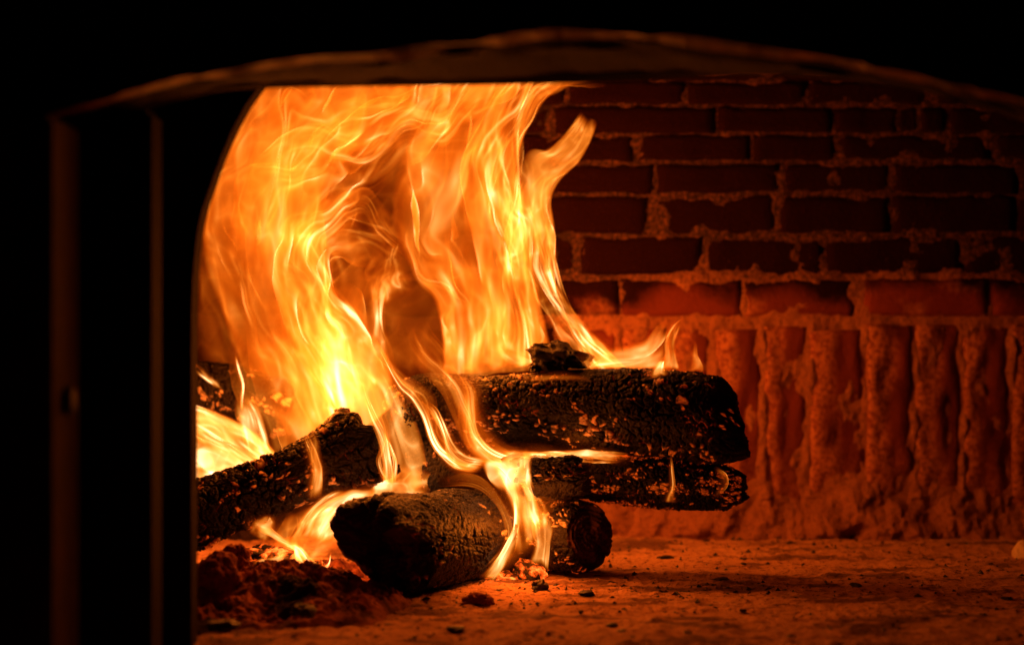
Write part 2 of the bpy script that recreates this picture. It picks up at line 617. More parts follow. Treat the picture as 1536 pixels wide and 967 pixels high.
# hood: front arch face, its lit lip, a dark groove, the soffit and the lintel
xs = [-60, 80, 240, 330, 400, 480, 560, 640, 720, 820, 920, 1020, 1120, 1230, 1340, 1440, 1540, 1620]
lip_t = [190, 170, 122, 108, 94, 84, 80, 66, 58, 44, 50, 54, 68, 84, 104, 127, 152, 176]
lip_b = [198, 178, 130, 116, 103, 94, 90, 82, 70, 55, 61, 66, 79, 95, 114, 136, 160, 184]
gro = [206, 186, 138, 122, 110, 102, 98, 90, 84, 74, 76, 82, 94, 109, 128, 152, 178, 206]
lin = [226, 206, 160, 138, 133, 131, 130, 129, 128, 126, 123, 118, 113, 116, 130, 150, 186, 230]
r0 = [(x, -130, 1.80) for x in xs]
r1 = [(x, y, 1.80) for x, y in zip(xs, lip_t)]
r2 = [(x, y, 1.825) for x, y in zip(xs, lip_b)]
r3 = [(x, y - 3, 1.86) for x, y in zip(xs, gro)]
r4 = [(x, y + (l - y) * 0.15, 1.90) for x, y, l in zip(xs, gro, lin)]
r5 = [(x, y + (l - y) * 0.72, 2.00) for x, y, l in zip(xs, gro, lin)]
r6 = [(x, l, 2.02) for x, l in zip(xs, lin)]
r7 = [(x, l - 6, 2.07) for x, l in zip(xs, lin)]
r8 = [(x, -60, 2.07) for x in xs]
loft('hood_face', [r0, r1], M['iron'])
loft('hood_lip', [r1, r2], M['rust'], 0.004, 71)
loft('hood_groove', [r2, r3], M['soot'], 0.004, 71)
loft('soffit', [r3, r4, r5], M['soot'], 0.003, 72)
loft('lintel', [r5, r6, r7, r8], M['soot'])


# ------------------------------------------------------------------ logs
def make_log(name, label, path, seed, cell=0.017, ash=0.35, crack=0.004, ember=0.0, lump=0.06, rag=(0.006, 0.006), caps=(1, 1), tilt=(0, 0), nu=260, nv=300, stretch=1.3, cat='log', group='logs stacked in the fire', warp=0.5, capdeep=0.01, rim=(0.14, 0.022)):
    L = smooth_line(path, nv)
    C = np.stack([P(a, b, d) for a, b, d, r in L])
    R = np.array([r * d / K for a, b, d, r in L])
    T = np.gradient(C, axis=0)
    T /= np.linalg.norm(T, axis=1)[:, None]
    up = np.array([0, 0, 1.0])
    A = np.cross(up, T)
    A /= np.linalg.norm(A, axis=1)[:, None]
    B = np.cross(T, A)
    th = np.linspace(0, 2 * np.pi, nu, endpoint=False)
    t = np.r_[0, np.cumsum(np.linalg.norm(np.diff(C, axis=0), axis=1))]
    TH, TT = np.meshgrid(th, t)
    ct, st = np.cos(TH), np.sin(TH)
    r0 = R.mean()
    nc = max(6, int(round(2 * np.pi * r0 / cell)))
    wx = warp * fbm(ct * 3, st * 3, TT * 30, seed + 1, 3)
    wy = warp * fbm(ct * 3, st * 3, TT * 30, seed + 2, 3)
    ss = TH / (2 * np.pi) * nc + wx
    e, cid = voronoi(ss, TT / (cell * stretch) + wy, seed, nc)
    e2, cid2 = voronoi(ss * 2, TT / (cell * stretch) * 2 + wy * 2, seed + 7, nc * 2)
    body = 1 + lump * fbm(ct * 1.5, st * 1.5, TT * 9, seed + 3, 3)
    rad = R[:, None] * body
    cellmask = sstep(0.02, 0.26, e)
    crack = crack * (0.25 + 1.1 * sstep(-0.6, 0.7, fbm(ct * 1.7, st * 1.7, TT * 16, seed + 15, 3)))
    rad = rad - crack * (1 - cellmask) - 0.35 * crack * (1 - sstep(0.02, 0.2, e2)) + crack * 0.8 * (cid - 0.5) + crack * 0.30 * (cid2 - 0.5)
    rad = rad + 0.0011 * fbm(ct * 40, st * 40, TT * 420, seed + 4, 3)
    # worn rounded rims
    for side in (0, 1):
        dist = TT if side == 0 else t[-1] - TT
        rad = rad * (1 - rim[0] * np.clip(1 - dist / rim[1], 0, 1) ** 2)
    V = C[:, None, :] + rad[..., None] * (A[:, None, :] * ct[..., None] + B[:, None, :] * st[..., None])
    # ragged ends: slide the outer rings along the log
    for side in (0, 1):
        dist = TT if side == 0 else t[-1] - TT
        w = sstep(0.07, 0.0, dist)
        slide = rag[side] * fbm(ct * 1.6, st * 1.6, seed, seed + 5 + side, 3, 0.45) + tilt[side] * (ct * 0.4 + st)
        V = V + (w * slide * (-1 if side == 0 else 1))[..., None] * T[:, None, :]
    clus = sstep(-0.25, 0.9, fbm(ct * 2, st * 2, TT * 22, seed + 8, 3))
    thr = 1 - 0.22 * ash * clus
    fl = (cid > thr).astype(float) * cellmask
    fl2 = (cid2 > 1 - ash * 0.8 * clus).astype(float) * sstep(0.05, 0.3, e2) * cellmask
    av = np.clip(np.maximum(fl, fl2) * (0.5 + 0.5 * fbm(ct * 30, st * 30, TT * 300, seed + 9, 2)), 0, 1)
    ember_and_lit_ash = 0.5 * ember * (1 - sstep(0.0, 0.07, e)) * sstep(0.45, 0.95, fbm(ct * 3, st * 3, TT * 30, seed + 10, 4))
    ember_and_lit_ash = np.maximum(ember_and_lit_ash, 0.55 * av * (0.3 + 0.9 * cid2) * min(1.0, ash * 2))  # firelight on the ash flecks, painted in as emission beside the crack embers
    base = C[len(C) // 2].copy()
    base[2] -= R.mean()
    root = thing(name, label, cat, base, group)
    me = mesh_raw('bark', V.reshape(-1, 3) - base, grid_faces(nv, nu, True), {'ash': av, 'ember': ember_and_lit_ash})
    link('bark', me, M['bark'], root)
    for side in (0, 1):
        if not caps[side]:
            continue
        ring = V[0] if side == 0 else V[-1]
        cen = ring.mean(0)
        nr = 26
        f = np.linspace(1, 0.0, nr)[:, None, None]
        D = cen + (ring - cen)[None] * f
        tdir = T[0] * -1 if side == 0 else T[-1]
        rr = f[..., 0] * np.ones(nu)[None]
        q = (D - cen)
        xa, xb = q @ A[0 if side == 0 else -1], q @ B[0 if side == 0 else -1]
        dep = 0.35 * capdeep * fbm(xa * 60, xb * 60, seed, seed + 12, 4) + 0.12 * capdeep * np.sin(np.hypot(xa, xb) * 900) - capdeep * 0.5 * sstep(0.35, 0.9, fbm(xa * 22, xb * 22, seed, seed + 14, 2))
        dep = dep * sstep(1.0, 0.86, rr)
        D = D + dep[..., None] * tdir
        me = mesh_raw('cut_end', D.reshape(-1, 3) - base, grid_faces(nr, nu, True))
        link('cut_end', me, M['end'], root)
    return root


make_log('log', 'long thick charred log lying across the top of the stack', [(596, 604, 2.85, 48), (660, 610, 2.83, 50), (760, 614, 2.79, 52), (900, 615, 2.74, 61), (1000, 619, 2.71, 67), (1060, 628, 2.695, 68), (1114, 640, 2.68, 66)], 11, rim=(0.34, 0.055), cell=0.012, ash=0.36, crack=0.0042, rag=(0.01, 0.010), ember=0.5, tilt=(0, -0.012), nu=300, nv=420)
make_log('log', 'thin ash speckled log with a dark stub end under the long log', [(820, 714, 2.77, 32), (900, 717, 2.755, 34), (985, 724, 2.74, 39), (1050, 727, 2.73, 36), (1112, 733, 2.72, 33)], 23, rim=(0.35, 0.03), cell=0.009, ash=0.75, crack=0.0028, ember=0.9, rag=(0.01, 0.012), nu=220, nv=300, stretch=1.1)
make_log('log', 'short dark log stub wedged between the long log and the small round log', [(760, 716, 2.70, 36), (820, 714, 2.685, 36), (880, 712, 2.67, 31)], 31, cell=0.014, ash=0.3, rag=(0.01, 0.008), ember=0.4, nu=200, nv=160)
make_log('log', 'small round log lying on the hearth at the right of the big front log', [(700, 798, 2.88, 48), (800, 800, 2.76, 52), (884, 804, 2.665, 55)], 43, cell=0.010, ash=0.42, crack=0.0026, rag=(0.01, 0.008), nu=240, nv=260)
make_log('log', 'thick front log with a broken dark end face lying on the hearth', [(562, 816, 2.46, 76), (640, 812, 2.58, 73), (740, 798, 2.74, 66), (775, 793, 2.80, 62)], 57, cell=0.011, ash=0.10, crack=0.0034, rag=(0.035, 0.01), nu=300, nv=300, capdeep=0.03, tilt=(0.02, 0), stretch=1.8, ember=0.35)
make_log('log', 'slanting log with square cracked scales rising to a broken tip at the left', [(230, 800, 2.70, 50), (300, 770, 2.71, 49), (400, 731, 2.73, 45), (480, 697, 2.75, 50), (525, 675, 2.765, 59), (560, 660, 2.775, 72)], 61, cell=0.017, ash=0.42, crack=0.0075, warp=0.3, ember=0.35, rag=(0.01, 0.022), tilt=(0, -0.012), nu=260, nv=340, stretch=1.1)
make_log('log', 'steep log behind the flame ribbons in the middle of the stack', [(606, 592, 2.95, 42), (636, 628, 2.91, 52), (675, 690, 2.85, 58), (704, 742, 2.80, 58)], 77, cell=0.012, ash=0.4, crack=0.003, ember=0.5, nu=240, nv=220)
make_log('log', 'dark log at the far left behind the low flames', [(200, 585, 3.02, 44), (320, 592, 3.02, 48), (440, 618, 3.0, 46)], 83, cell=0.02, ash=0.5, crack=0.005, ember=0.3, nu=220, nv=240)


# ------------------------------------------------------------------ lumps: chunks, coals, stones
def lump_mesh(name, c, size, seed, rough=0.35, sub=5, facet=0.0, tilt=0.0):
    import bmesh
    bm = bmesh.new()
    bmesh.ops.create_icosphere(bm, subdivisions=sub, radius=1)
    v = np.array([q.co[:] for q in bm.verts])
    d = v / np.linalg.norm(v, axis=1)[:, None]
    r = 1 + rough * fbm(d[:, 0] * 1.6, d[:, 1] * 1.6, d[:, 2] * 1.6 + seed * 3.7, seed, 5, 0.55)
    if facet:
        for k in range(9):
            rr = random.Random(seed * 31 + k)
            nn = np.array([rr.gauss(0, 1) for _ in range(3)])
            nn /= np.linalg.norm(nn)
            lim = rr.uniform(0.45, 0.8)
            pr = (d * r[:, None]) @ nn
            r = np.where(pr > lim, r * lim / np.maximum(pr, 1e-3), r) * facet + r * (1 - facet)
    p = d * r[:, None] * np.array(size)
    ca, sa = math.cos(tilt), math.sin(tilt)
    p = np.stack([p[:, 0] * ca + p[:, 2] * sa, p[:, 1], -p[:, 0] * sa + p[:, 2] * ca], 1)
    for q, co in zip(bm.verts, p):
        q.co = co
    me = bpy.data.meshes.new(name)
    bm.to_mesh(me)
    bm.free()
    me.polygons.foreach_set('use_smooth', np.ones(len(me.polygons), bool))
    o = link(name, me, None, None, tuple(float(x) for x in c))
    return o


def lump(name, label, cat, px, py, d, w, h, mat, seed, group=None, dd=None, **kw):
    s = d / K
    o = lump_mesh(name, P(px, py, d), (w / 2 * s, (dd or w) / 2 * s, h / 2 * s), seed, **kw)
    o.data.materials.append(M[mat])
    return tag(o, label, cat, group)


lump('charcoal_chunk', 'jagged black charcoal chunk leaning on top of the long log', 'charcoal', 838, 538, 2.78, 84, 48, 'char', 3, rough=0.75, facet=0.35, tilt=0.35)
lump('charcoal_chunk', 'small black crumb at the left foot of the jagged charcoal chunk', 'charcoal', 803, 552, 2.77, 22, 14, 'coal', 5, rough=0.5)
lump('red_lump', 'red brown crusty lump on the floor in front of the thick front log', 'lump', 720, 901, 2.44, 52, 38, 'redclay', 7, rough=0.5, facet=0.5)
lump('stone', 'pale rounded stone at the right edge beside the wall', 'stone', 1541, 834, 2.93, 46, 50, 'stone', 9, rough=0.08)
FL = lambda py: CAM_Z * K / (py - 483.5)
bits = [(880, 889, 24, 12, 'black charcoal bit near the small round log'), (810, 878, 30, 20, 'dark cinder beside the glowing coals'), (682, 941, 34, 9, 'flat black chip at the front of the floor below the red lump'),
        (918, 937, 22, 9, 'black chip right of centre near the front of the floor'), (935, 946, 26, 7, 'thin black flake just in front of another chip'), (1085, 868, 26, 8, 'dark crumb in the middle of the bare floor at the right'),
        (1115, 845, 14, 6, 'small dark chip on the floor below the wall'), (1117, 808, 18, 10, 'black pebble at the foot of the wall under the long log'), (1186, 815, 14, 9, 'small black pebble at the foot of the upright bricks'),
        (1284, 877, 18, 7, 'lone dark crumb on the floor toward the right'), (1510, 897, 20, 6, 'dark chip near the right edge in front of the stone'), (1115, 915, 12, 5, 'tiny black chip alone on the front floor'),
        (1032, 949, 16, 7, 'blurred black chip at the very front of the floor'), (872, 917, 8, 8, 'tiny round cinder on the floor below the small round log'), (1000, 835, 30, 7, 'flat dark flake lying behind the small round log'),
        (455, 915, 40, 22, 'black coal on the ash heap at its front'), (520, 872, 30, 16, 'black coal on the ash heap beside the thick front log'), (335, 938, 50, 22, 'broad black coal at the left front of the ash heap')]
for i, (px, py, w, h, lab) in enumerate(bits):
    d = FL(py + h * 0.3)
    if 'heap' in lab:
        d = FL(py + 30)
    lump('charcoal_bit', lab, 'charcoal', px, py, d, w, h, 'coal', 200 + i, group='charcoal bits on the hearth', rough=0.5, sub=4, facet=0.5)
for i, (px, py, w, h, lab) in enumerate([(745, 868, 46, 22, 'low glowing coal at the right foot of the thick front log'), (795, 858, 46, 40, 'tall glowing coal under the bright front flame'), (783, 880, 40, 16, 'flat glowing coal in front of the others under the bright front flame'), (400, 832, 70, 34, 'glowing coal under the slanting log'), (470, 858, 36, 30, 'smoking coal between the ash heap and the thick front log')]):
    lump('glowing_coal', lab, 'coal', px, py, 2.68 if i < 3 else 2.62, w, h, 'hotcoal', 300 + i, group='glowing coals', rough=0.45, facet=0.4)

# ash heap at the left
nr, nc = 260, 340
yy, xx = np.meshgrid(np.linspace(2.16, 2.72, nr), np.linspace(-0.46, -0.02, nc), indexing='ij')
prof = sstep(2.19, 2.42, yy + 0.03 * noise(xx * 9, 0.3, 0, 90)) * sstep(-0.12, -0.27, xx + 0.04 * noise(yy * 9, 0.5, 0, 91)) * (0.45 + 0.55 * sstep(2.60, 2.42, yy))
hh = 0.044 * prof + 0.011 * fbm(xx * 13, yy * 13, 0, 92, 5, 0.5) * sstep(0.0, 0.3, prof) + 0.008 * np.maximum(fbm(xx * 26, yy * 26, 0, 93, 3), 0) * sstep(0.0, 0.4, prof)
hh += sstep(0.0, 0.3, prof) * (0.0045 * fbm(xx * 70, yy * 70, 0, 95, 4, 0.6) - 0.006 * sstep(0.2, 0.7, fbm(xx * 34, yy * 34, 2, 96, 3)))
hh -= 0.012 * (1 - sstep(0, 0.12, prof))
gr = sstep(0.15, 0.6, fbm(xx * 14, yy * 9, 3.3, 94, 4))
me = mesh_raw('ash_heap', np.stack([xx, yy, hh], -1).reshape(-1, 3), grid_faces(nr, nc), {'grime': gr})
tag(link('ash_heap', me, M['ash']), 'rough reddish heap of ash and cinders at the left front of the hearth', 'ash', kind='stuff')
lump('ember_lump', 'rounded red ember lump at the left of the ash heap by the iron plate', 'ember', 322, 868, 2.36, 66, 74, 'redclay', 401, rough=0.25)
lump('ember_lump', 'smaller red lump on the back of the ash heap below the slanting log', 'ember', 352, 838, 2.45, 40, 40, 'redclay', 402, rough=0.35)
lump('ember_lump', 'dark red lump in the middle of the ash heap', 'ember', 440, 868, 2.44, 90, 34, 'redclay', 403, rough=0.35)

rh = random.Random(12)
hs = [('dark cinder half sunk in the ash heap at its left side', 345, 905), ('dark cinder in the ash heap beside the iron plate', 305, 925), ('dark cinder on the right slope of the ash heap', 500, 905), ('dark cinder at the front foot of the ash heap', 420, 945), ('dark cinder near the top of the ash heap', 395, 858), ('dark cinder on the ash heap in front of the red middle lump', 455, 888)]
for i, (lab, px, py) in enumerate(hs):
    lump('cinder', lab, 'cinder', px, py, 2.30 + 0.09 * (950 - py) / 60, rh.uniform(22, 40), rh.uniform(14, 24), 'char', 420 + i, group='cinders in the ash heap', rough=0.5, sub=4)

# crumbs scattered over the floor
rs = np.random.RandomState(4)
VV, FF = [], []
base_v = np.array([[1, 0, 0], [-0.5, 0.86, 0], [-0.5, -0.86, 0], [0.1, 0.1, 0.8], [0.0, 0, -0.4]])
tri = np.array([[0, 1, 3], [1, 2, 3], [2, 0, 3], [1, 0, 4], [2, 1, 4], [0, 2, 4]])
nvv = 0
for i in range(9500):
    y = rs.uniform(2.15, 3.15)
    x = rs.uniform(-0.45, 1.0)
    dens = noise(np.array([x * 4]), np.array([y * 7]), 0, 99)[0]
    if rs.rand() > 0.35 + 0.6 * dens:
        continue
    s = 0.0008 + 0.0036 * rs.rand() ** 4
    a = rs.uniform(0, 6.28)
    b = base_v * (1 + 0.5 * rs.randn(5, 3) * 0.6) * s * np.array([rs.uniform(0.7, 2.2), 1, rs.uniform(0.6, 1.1)])
    b = np.stack([b[:, 0] * math.cos(a) - b[:, 1] * math.sin(a), b[:, 0] * math.sin(a) + b[:, 1] * math.cos(a), b[:, 2]], 1)
    VV.append(b + [x, y, float(floor_h(np.array([x]), np.array([y]))[0]) + s * 0.25])
    FF.append(tri + nvv)
    nvv += 5
me = mesh_raw('charcoal_crumbs', np.vstack(VV), np.vstack(FF), smooth=False)
tag(link('charcoal_crumbs', me, M['coal']), 'fine black crumbs of charcoal scattered over the hearth floor', 'crumbs', kind='stuff')


# ------------------------------------------------------------------ flames
def field(px, py, blobs):
    f = np.ones_like(px)
    for (x, y, rx, ry, k) in blobs:
        g = np.exp(-((px - x) / rx) ** 2 - ((py - y) / ry) ** 2)
        f = f * (1 + (k - 1) * g)
    return np.maximum(f, 0)


# cooler pockets and hotter knots inside the fire
HEAT = [(636, 468, 26, 28, 0.15), (592, 390, 22, 18, 0.3), (548, 338, 18, 16, 0.3), (495, 245, 20, 26, 0.6), (510, 440, 12, 22, 0.5), (585, 240, 22, 24, 0.7), (615, 212, 22, 20, 0.75),
        (665, 225, 16, 26, 0.7), (372, 385, 26, 28, 0.65), (352, 275, 22, 30, 0.7), (530, 235, 18, 16, 0.7),
        (470, 350, 40, 22, 1.5), (425, 400, 22, 40, 1.3), (515, 480, 26, 50, 1.6), (500, 570, 60, 60, 1.7), (740, 520, 60, 40, 1.7), (700, 410, 34, 24, 1.4), (790, 330, 26, 60, 1.3)]


def sheet(guides, d, I, seed, ku=5.0, kv=2.2, fold=0.10, thick=0.03, edge=(0.1, 0.1), fade=(0.05, 0.35), prof=None, heat=HEAT, nu=130, nv=200, var=1.0, bulge=0.0, dtip=0.0, lean=0.0, curl=1.0, turb=1.0, wisp=0.55):
    G = np.stack([smooth_line(g, nv) for g in guides])          # g, v, 2
    ng = len(guides)
    # dense table across
    tab = 64
    ui = np.linspace(0, ng - 1, tab)
    T2 = np.zeros((tab, nv, 2))
    for i, q in enumerate(ui):
        k = min(int(q), ng - 2)
        t = q - k
        a = G[max(k - 1, 0)] if k > 0 else 2 * G[0] - G[1]
        b, c = G[k], G[k + 1]
        e = G[k + 2] if k + 2 < ng else 2 * G[-1] - G[-2]
        T2[i] = 0.5 * (2 * b + (c - a) * t + (2 * a - 5 * b + 4 * c - e) * t ** 2 + (3 * b - a - 3 * c + e) * t ** 3)
    v, u = np.meshgrid(np.linspace(0, 1, nv), np.linspace(0, 1, nu), indexing='ij')
    # billows: the sheet is folded sideways and in depth as it rises
    w0 = 0.35 * noise(u * 2.0, v * kv * 1.3, seed, seed + 40)
    n1 = noise(u * ku + w0, v * kv + w0, seed * 1.7, seed)
    n2 = noise(u * ku * 2.3 + w0 * 2, v * kv * 2.1 + w0, seed * 2.3, seed + 1)
    m1 = noise(u * ku + 0.5 + w0, v * kv + w0, seed * 1.7 + 9, seed + 2)
    m2 = noise(u * ku * 2.3 + 0.5 + w0 * 2, v * kv * 2.1, seed * 2.3 + 9, seed + 3)
    grow = sstep(-0.1, 0.5, v) * 0.7 + 0.3
    env = sstep(0, 0.12, u) * sstep(1, 0.88, u)
    uu = u + fold * grow * env * (n1 + 0.38 * n2)
    vv = np.clip(v + 0.02 * curl * noise(u * ku * 1.4, v * kv * 2, 4.4, seed + 4), 0, 1)
    uu = np.clip(uu, 0, 1)
    # look up the place in the table
    fu = uu * (tab - 1)
    fv = vv * (nv - 1)
    iu = np.minimum(fu.astype(int), tab - 2)
    iv = np.minimum(fv.astype(int), nv - 2)
    au, av = (fu - iu)[..., None], (fv - iv)[..., None]
    S2 = (T2[iu, iv] * (1 - au) + T2[iu + 1, iv] * au) * (1 - av) + (T2[iu, iv + 1] * (1 - au) + T2[iu + 1, iv + 1] * au) * av
    # eddies: the whole sheet is stirred by a swirling field that grows with height
    gx, gy = S2[..., 0], S2[..., 1]
    for sc, am in ((120, 46), (58, 17), (26, 2.2)):
        e_ = 0.02
        def psi(a, b):
            return noise(a, b * 0.75, seed * 3.1, seed + 60)
        a_, b_ = gx / sc, gy / sc
        ddx = (psi(a_, b_ + e_) - psi(a_, b_ - e_)) / (2 * e_)
        ddy = -(psi(a_ + e_, b_) - psi(a_ - e_, b_)) / (2 * e_)
        wgt = am * turb * (0.25 + 0.75 * sstep(0.0, 0.45, v)) * (0.35 + 0.65 * env)
        gx = gx + wgt * 0.33 * ddx
        gy = gy + wgt * 0.33 * ddy
    S2 = np.stack([gx, gy], -1)
    dep = d + thick * (m1 + 0.45 * m2) - bulge * (1 - (2 * u - 1) ** 2) + dtip * v + lean * (u - 0.5)
    X = (S2[..., 0] - 768) / K * dep
    Z = CAM_Z - (S2[..., 1] - 483.5) / K * dep
    val = sstep(0, edge[0], u) * sstep(1, 1 - edge[1], u)
    val = val * sstep(0, fade[0], v) * sstep(1, 1 - fade[1], v)
    if prof is not None:
        val = val * np.interp(v, np.linspace(0, 1, len(prof)), prof)
    val = val * np.clip(1 + var * fbm(u * ku * 1.2, v * kv * 1.2, seed * 0.9, seed + 6, 3), 0.05, 3)
    rid = 1 - np.abs(noise(u * ku * 2.2 + w0 * 2, v * kv * 2.2 + w0, seed * 5.1, seed + 70))
    rid2 = 1 - np.abs(noise(gx / 30 + 3 * w0, gy / 62, seed * 4.1, seed + 71))
    val = val * (1 - wisp * 0.6 + wisp * 1.1 * (rid ** 4 + 0.7 * rid2 ** 4))
    if heat:
        val = val * field(S2[..., 0], S2[..., 1], heat)
    return np.stack([X, dep, Z], -1), I * val, (nv, nu)


NF = [0]


def flame(label, sheets, base, group='flames of the fire'):
    loc = P(*base)
    root = thing('flame', label, 'flame', loc, group)
    allsh = []
    for sh in sheets:
        sh = dict(sh)
        hl = sh.pop('halo', 0)
        if hl:
            g = [np.array(smooth_line(q, 40)) for q in sh['guides']]
            mid = sum(g) / len(g)
            h = dict(sh)
            h['guides'] = [mid + (q - mid) * 1.9 for q in g]
            h.update(I=sh['I'] * 0.13, ku=1.0, fold=0.03, edge=(0.5, 0.5), seed=sh['seed'] + 500, wisp=0.1, d=sh['d'] + 0.012, nu=30, nv=60, var=0.4)
            allsh.append(h)
            if hl == 2:
                h = dict(sh)
                h['guides'] = [mid + (q - mid) * 1.45 for q in g]
                h.update(I=sh['I'] * 0.4, seed=sh['seed'] + 700, d=sh['d'] - 0.008, edge=(0.5, 0.5), turb=0.8)
                allsh.append(h)
        allsh.append(sh)
    for sh in allsh:
        NF[0] += 1
        X, val, (nv, nu) = sheet(**sh)
        F = grid_faces(nv, nu)
        vf = val.reshape(-1)
        keep = vf[F].max(1) > 0.004
        F = F[keep]
        used = np.zeros(nv * nu, bool)
        used[F.ravel()] = True
        remap = np.cumsum(used) - 1
        me = mesh_raw('flame_sheet', X.reshape(-1, 3)[used] - loc, remap[F], {'glow': vf[used]})
        o = link('flame_sheet', me, M['flame'], root)
    return root


# 1  the tall swirling flame at the left
L1 = [[(430, 650), (396, 600), (362, 545), (335, 480), (312, 410), (302, 340), (312, 270), (335, 200), (375, 130), (410, 50)],
      [(470, 650), (430, 575), (400, 500), (372, 430), (352, 350), (358, 270), (385, 190), (430, 120), (470, 50)],
      [(505, 640), (470, 560), (445, 480), (422, 410), (410, 340), (420, 270), (450, 200), (500, 130), (560, 50)],
      [(535, 630), (508, 550), (487, 475), (468, 400), (458, 340), (470, 280), (505, 220), (570, 150), (640, 60)],
      [(565, 610), (545, 540), (524, 475), (500, 410), (488, 350), (508, 290), (548, 240), (620, 180), (710, 70)]]
L2 = [[(490, 610), (440, 525), (414, 450), (402, 390), (426, 332), (490, 292), (560, 300), (630, 340)],
      [(520, 605), (474, 515), (448, 445), (438, 388), (463, 342), (512, 322), (570, 344), (612, 385)],
      [(560, 590), (520, 505), (490, 442), (474, 397), (488, 362), (524, 350), (562, 374), (600, 405)],
      [(592, 575), (562, 515), (535, 465), (508, 425), (502, 402), (516, 386), (542, 396), (566, 420)]]
L3 = [[(330, 420), (340, 330), (370, 260), (430, 200), (500, 160), (580, 125), (640, 60)],
      [(400, 420), (400, 340), (430, 270), (490, 220), (560, 185), (650, 140), (740, 60)],
      [(470, 400), (470, 330), (500, 275), (550, 235), (620, 200), (700, 150), (790, 70)],
      [(540, 390), (545, 330), (570, 285), (610, 255), (670, 215), (740, 160), (840, 80)]]
flame('tall swirling flame at the left that fills the corner beside the iron plate', [
    dict(guides=L1, d=2.92, I=0.210, seed=1, ku=4.5, kv=4.8, fold=0.103, thick=0.05, edge=(0.05, 0.15), fade=(0.02, 0.12)),
    dict(guides=L1, d=2.98, I=0.170, seed=2, ku=6.3, kv=5.7, fold=0.081, thick=0.04, edge=(0.08, 0.2), fade=(0.02, 0.12)),
    dict(guides=L1[1:], d=2.88, I=0.157, seed=3, ku=3.6, kv=4.9, fold=0.138, thick=0.04, edge=(0.12, 0.12), fade=(0.04, 0.3)),
    dict(guides=L1, d=2.90, I=0.11, seed=9, ku=2.9, kv=3.5, fold=0.04, thick=0.04, edge=(0.04, 0.25), fade=(0.02, 0.1), var=0.5, wisp=0.2),
    dict(guides=L2, d=2.86, I=0.288, seed=4, ku=3.6, kv=4.6, fold=0.138, thick=0.03, edge=(0.15, 0.08), fade=(0.04, 0.25)),
    dict(guides=L2[:3], d=2.84, I=0.262, seed=5, ku=3.6, kv=5.7, fold=0.138, thick=0.03, edge=(0.2, 0.1), fade=(0.05, 0.3)),
    dict(guides=[[(512, 600), (505, 540), (508, 490), (516, 440), (532, 402), (556, 380)], [(556, 595), (550, 540), (556, 490), (568, 442), (590, 412), (628, 404)], [(605, 580), (596, 545), (584, 505), (580, 465), (600, 438), (646, 424)]], d=2.87, I=0.26, seed=8, ku=2.5, kv=3, fold=0.06, thick=0.03, edge=(0.35, 0.3), fade=(0.05, 0.4), turb=0.3, heat=None),
    dict(guides=[[(560, 470), (552, 440), (548, 410), (560, 370)], [(590, 462), (584, 435), (584, 405), (590, 360)], [(628, 444), (624, 425), (618, 400), (612, 350)]], d=2.88, I=0.30, seed=10, ku=2.5, kv=3, fold=0.1, thick=0.02, edge=(0.3, 0.2), fade=(0.3, 0.4), turb=0.4, heat=None, nu=80, nv=80),
    dict(guides=L3, d=2.95, I=0.289, seed=6, ku=4.0, kv=4.9, fold=0.115, thick=0.04, edge=(0.15, 0.15), fade=(0.2, 0.1)),
    dict(guides=L3, d=2.90, I=0.223, seed=7, ku=5.4, kv=6.1, fold=0.103, thick=0.04, edge=(0.2, 0.2), fade=(0.3, 0.1)),
    dict(guides=L1[1:] + [[(600, 600), (590, 550), (575, 500), (560, 440), (560, 360), (580, 290), (620, 220), (680, 160), (760, 70)]], d=2.94, I=0.13, seed=25, ku=2.2, kv=2.6, fold=0.05, thick=0.05, edge=(0.1, 0.25), fade=(0.02, 0.1), var=0.7, wisp=0.3),
], (500, 650, 2.9))

# 2  the tall right column with the hooked tip
R1 = [[(664, 560), (660, 500), (648, 447), (624, 412), (602, 372), (586, 330), (588, 285), (600, 240), (618, 185), (640, 120), (660, 50)],
      [(692, 560), (690, 500), (684, 440), (668, 390), (648, 330), (644, 275), (660, 200), (690, 130), (715, 50)],
      [(722, 560), (725, 500), (722, 440), (712, 385), (700, 325), (700, 265), (716, 190), (748, 120), (780, 50)],
      [(756, 556), (765, 500), (760, 440), (748, 385), (736, 325), (735, 265), (750, 195), (790, 125), (840, 50)],
      [(795, 550), (788, 495), (776, 440), (768, 385), (762, 325), (760, 265), (772, 205), (808, 140), (880, 80)],
      [(830, 540), (818, 480), (803, 425), (795, 375), (788, 320), (782, 265), (786, 215), (800, 180), (830, 142), (915, 108)]]
R2 = [[(750, 420), (755, 340), (766, 270), (790, 226), (816, 224), (838, 209), (858, 186), (872, 166)],
      [(810, 420), (806, 340), (808, 285), (826, 256), (850, 232), (868, 206), (882, 176)],
      [(840, 420), (833, 340), (828, 300), (842, 270), (868, 244), (886, 214), (898, 182)]]
R3 = [[(850, 556), (832, 505), (802, 450), (782, 400), (772, 340), (770, 280)],
      [(895, 556), (862, 505), (836, 458), (812, 410), (800, 350), (795, 290)],
      [(945, 556), (900, 510), (868, 474), (842, 432), (829, 380), (830, 335), (822, 290)]]
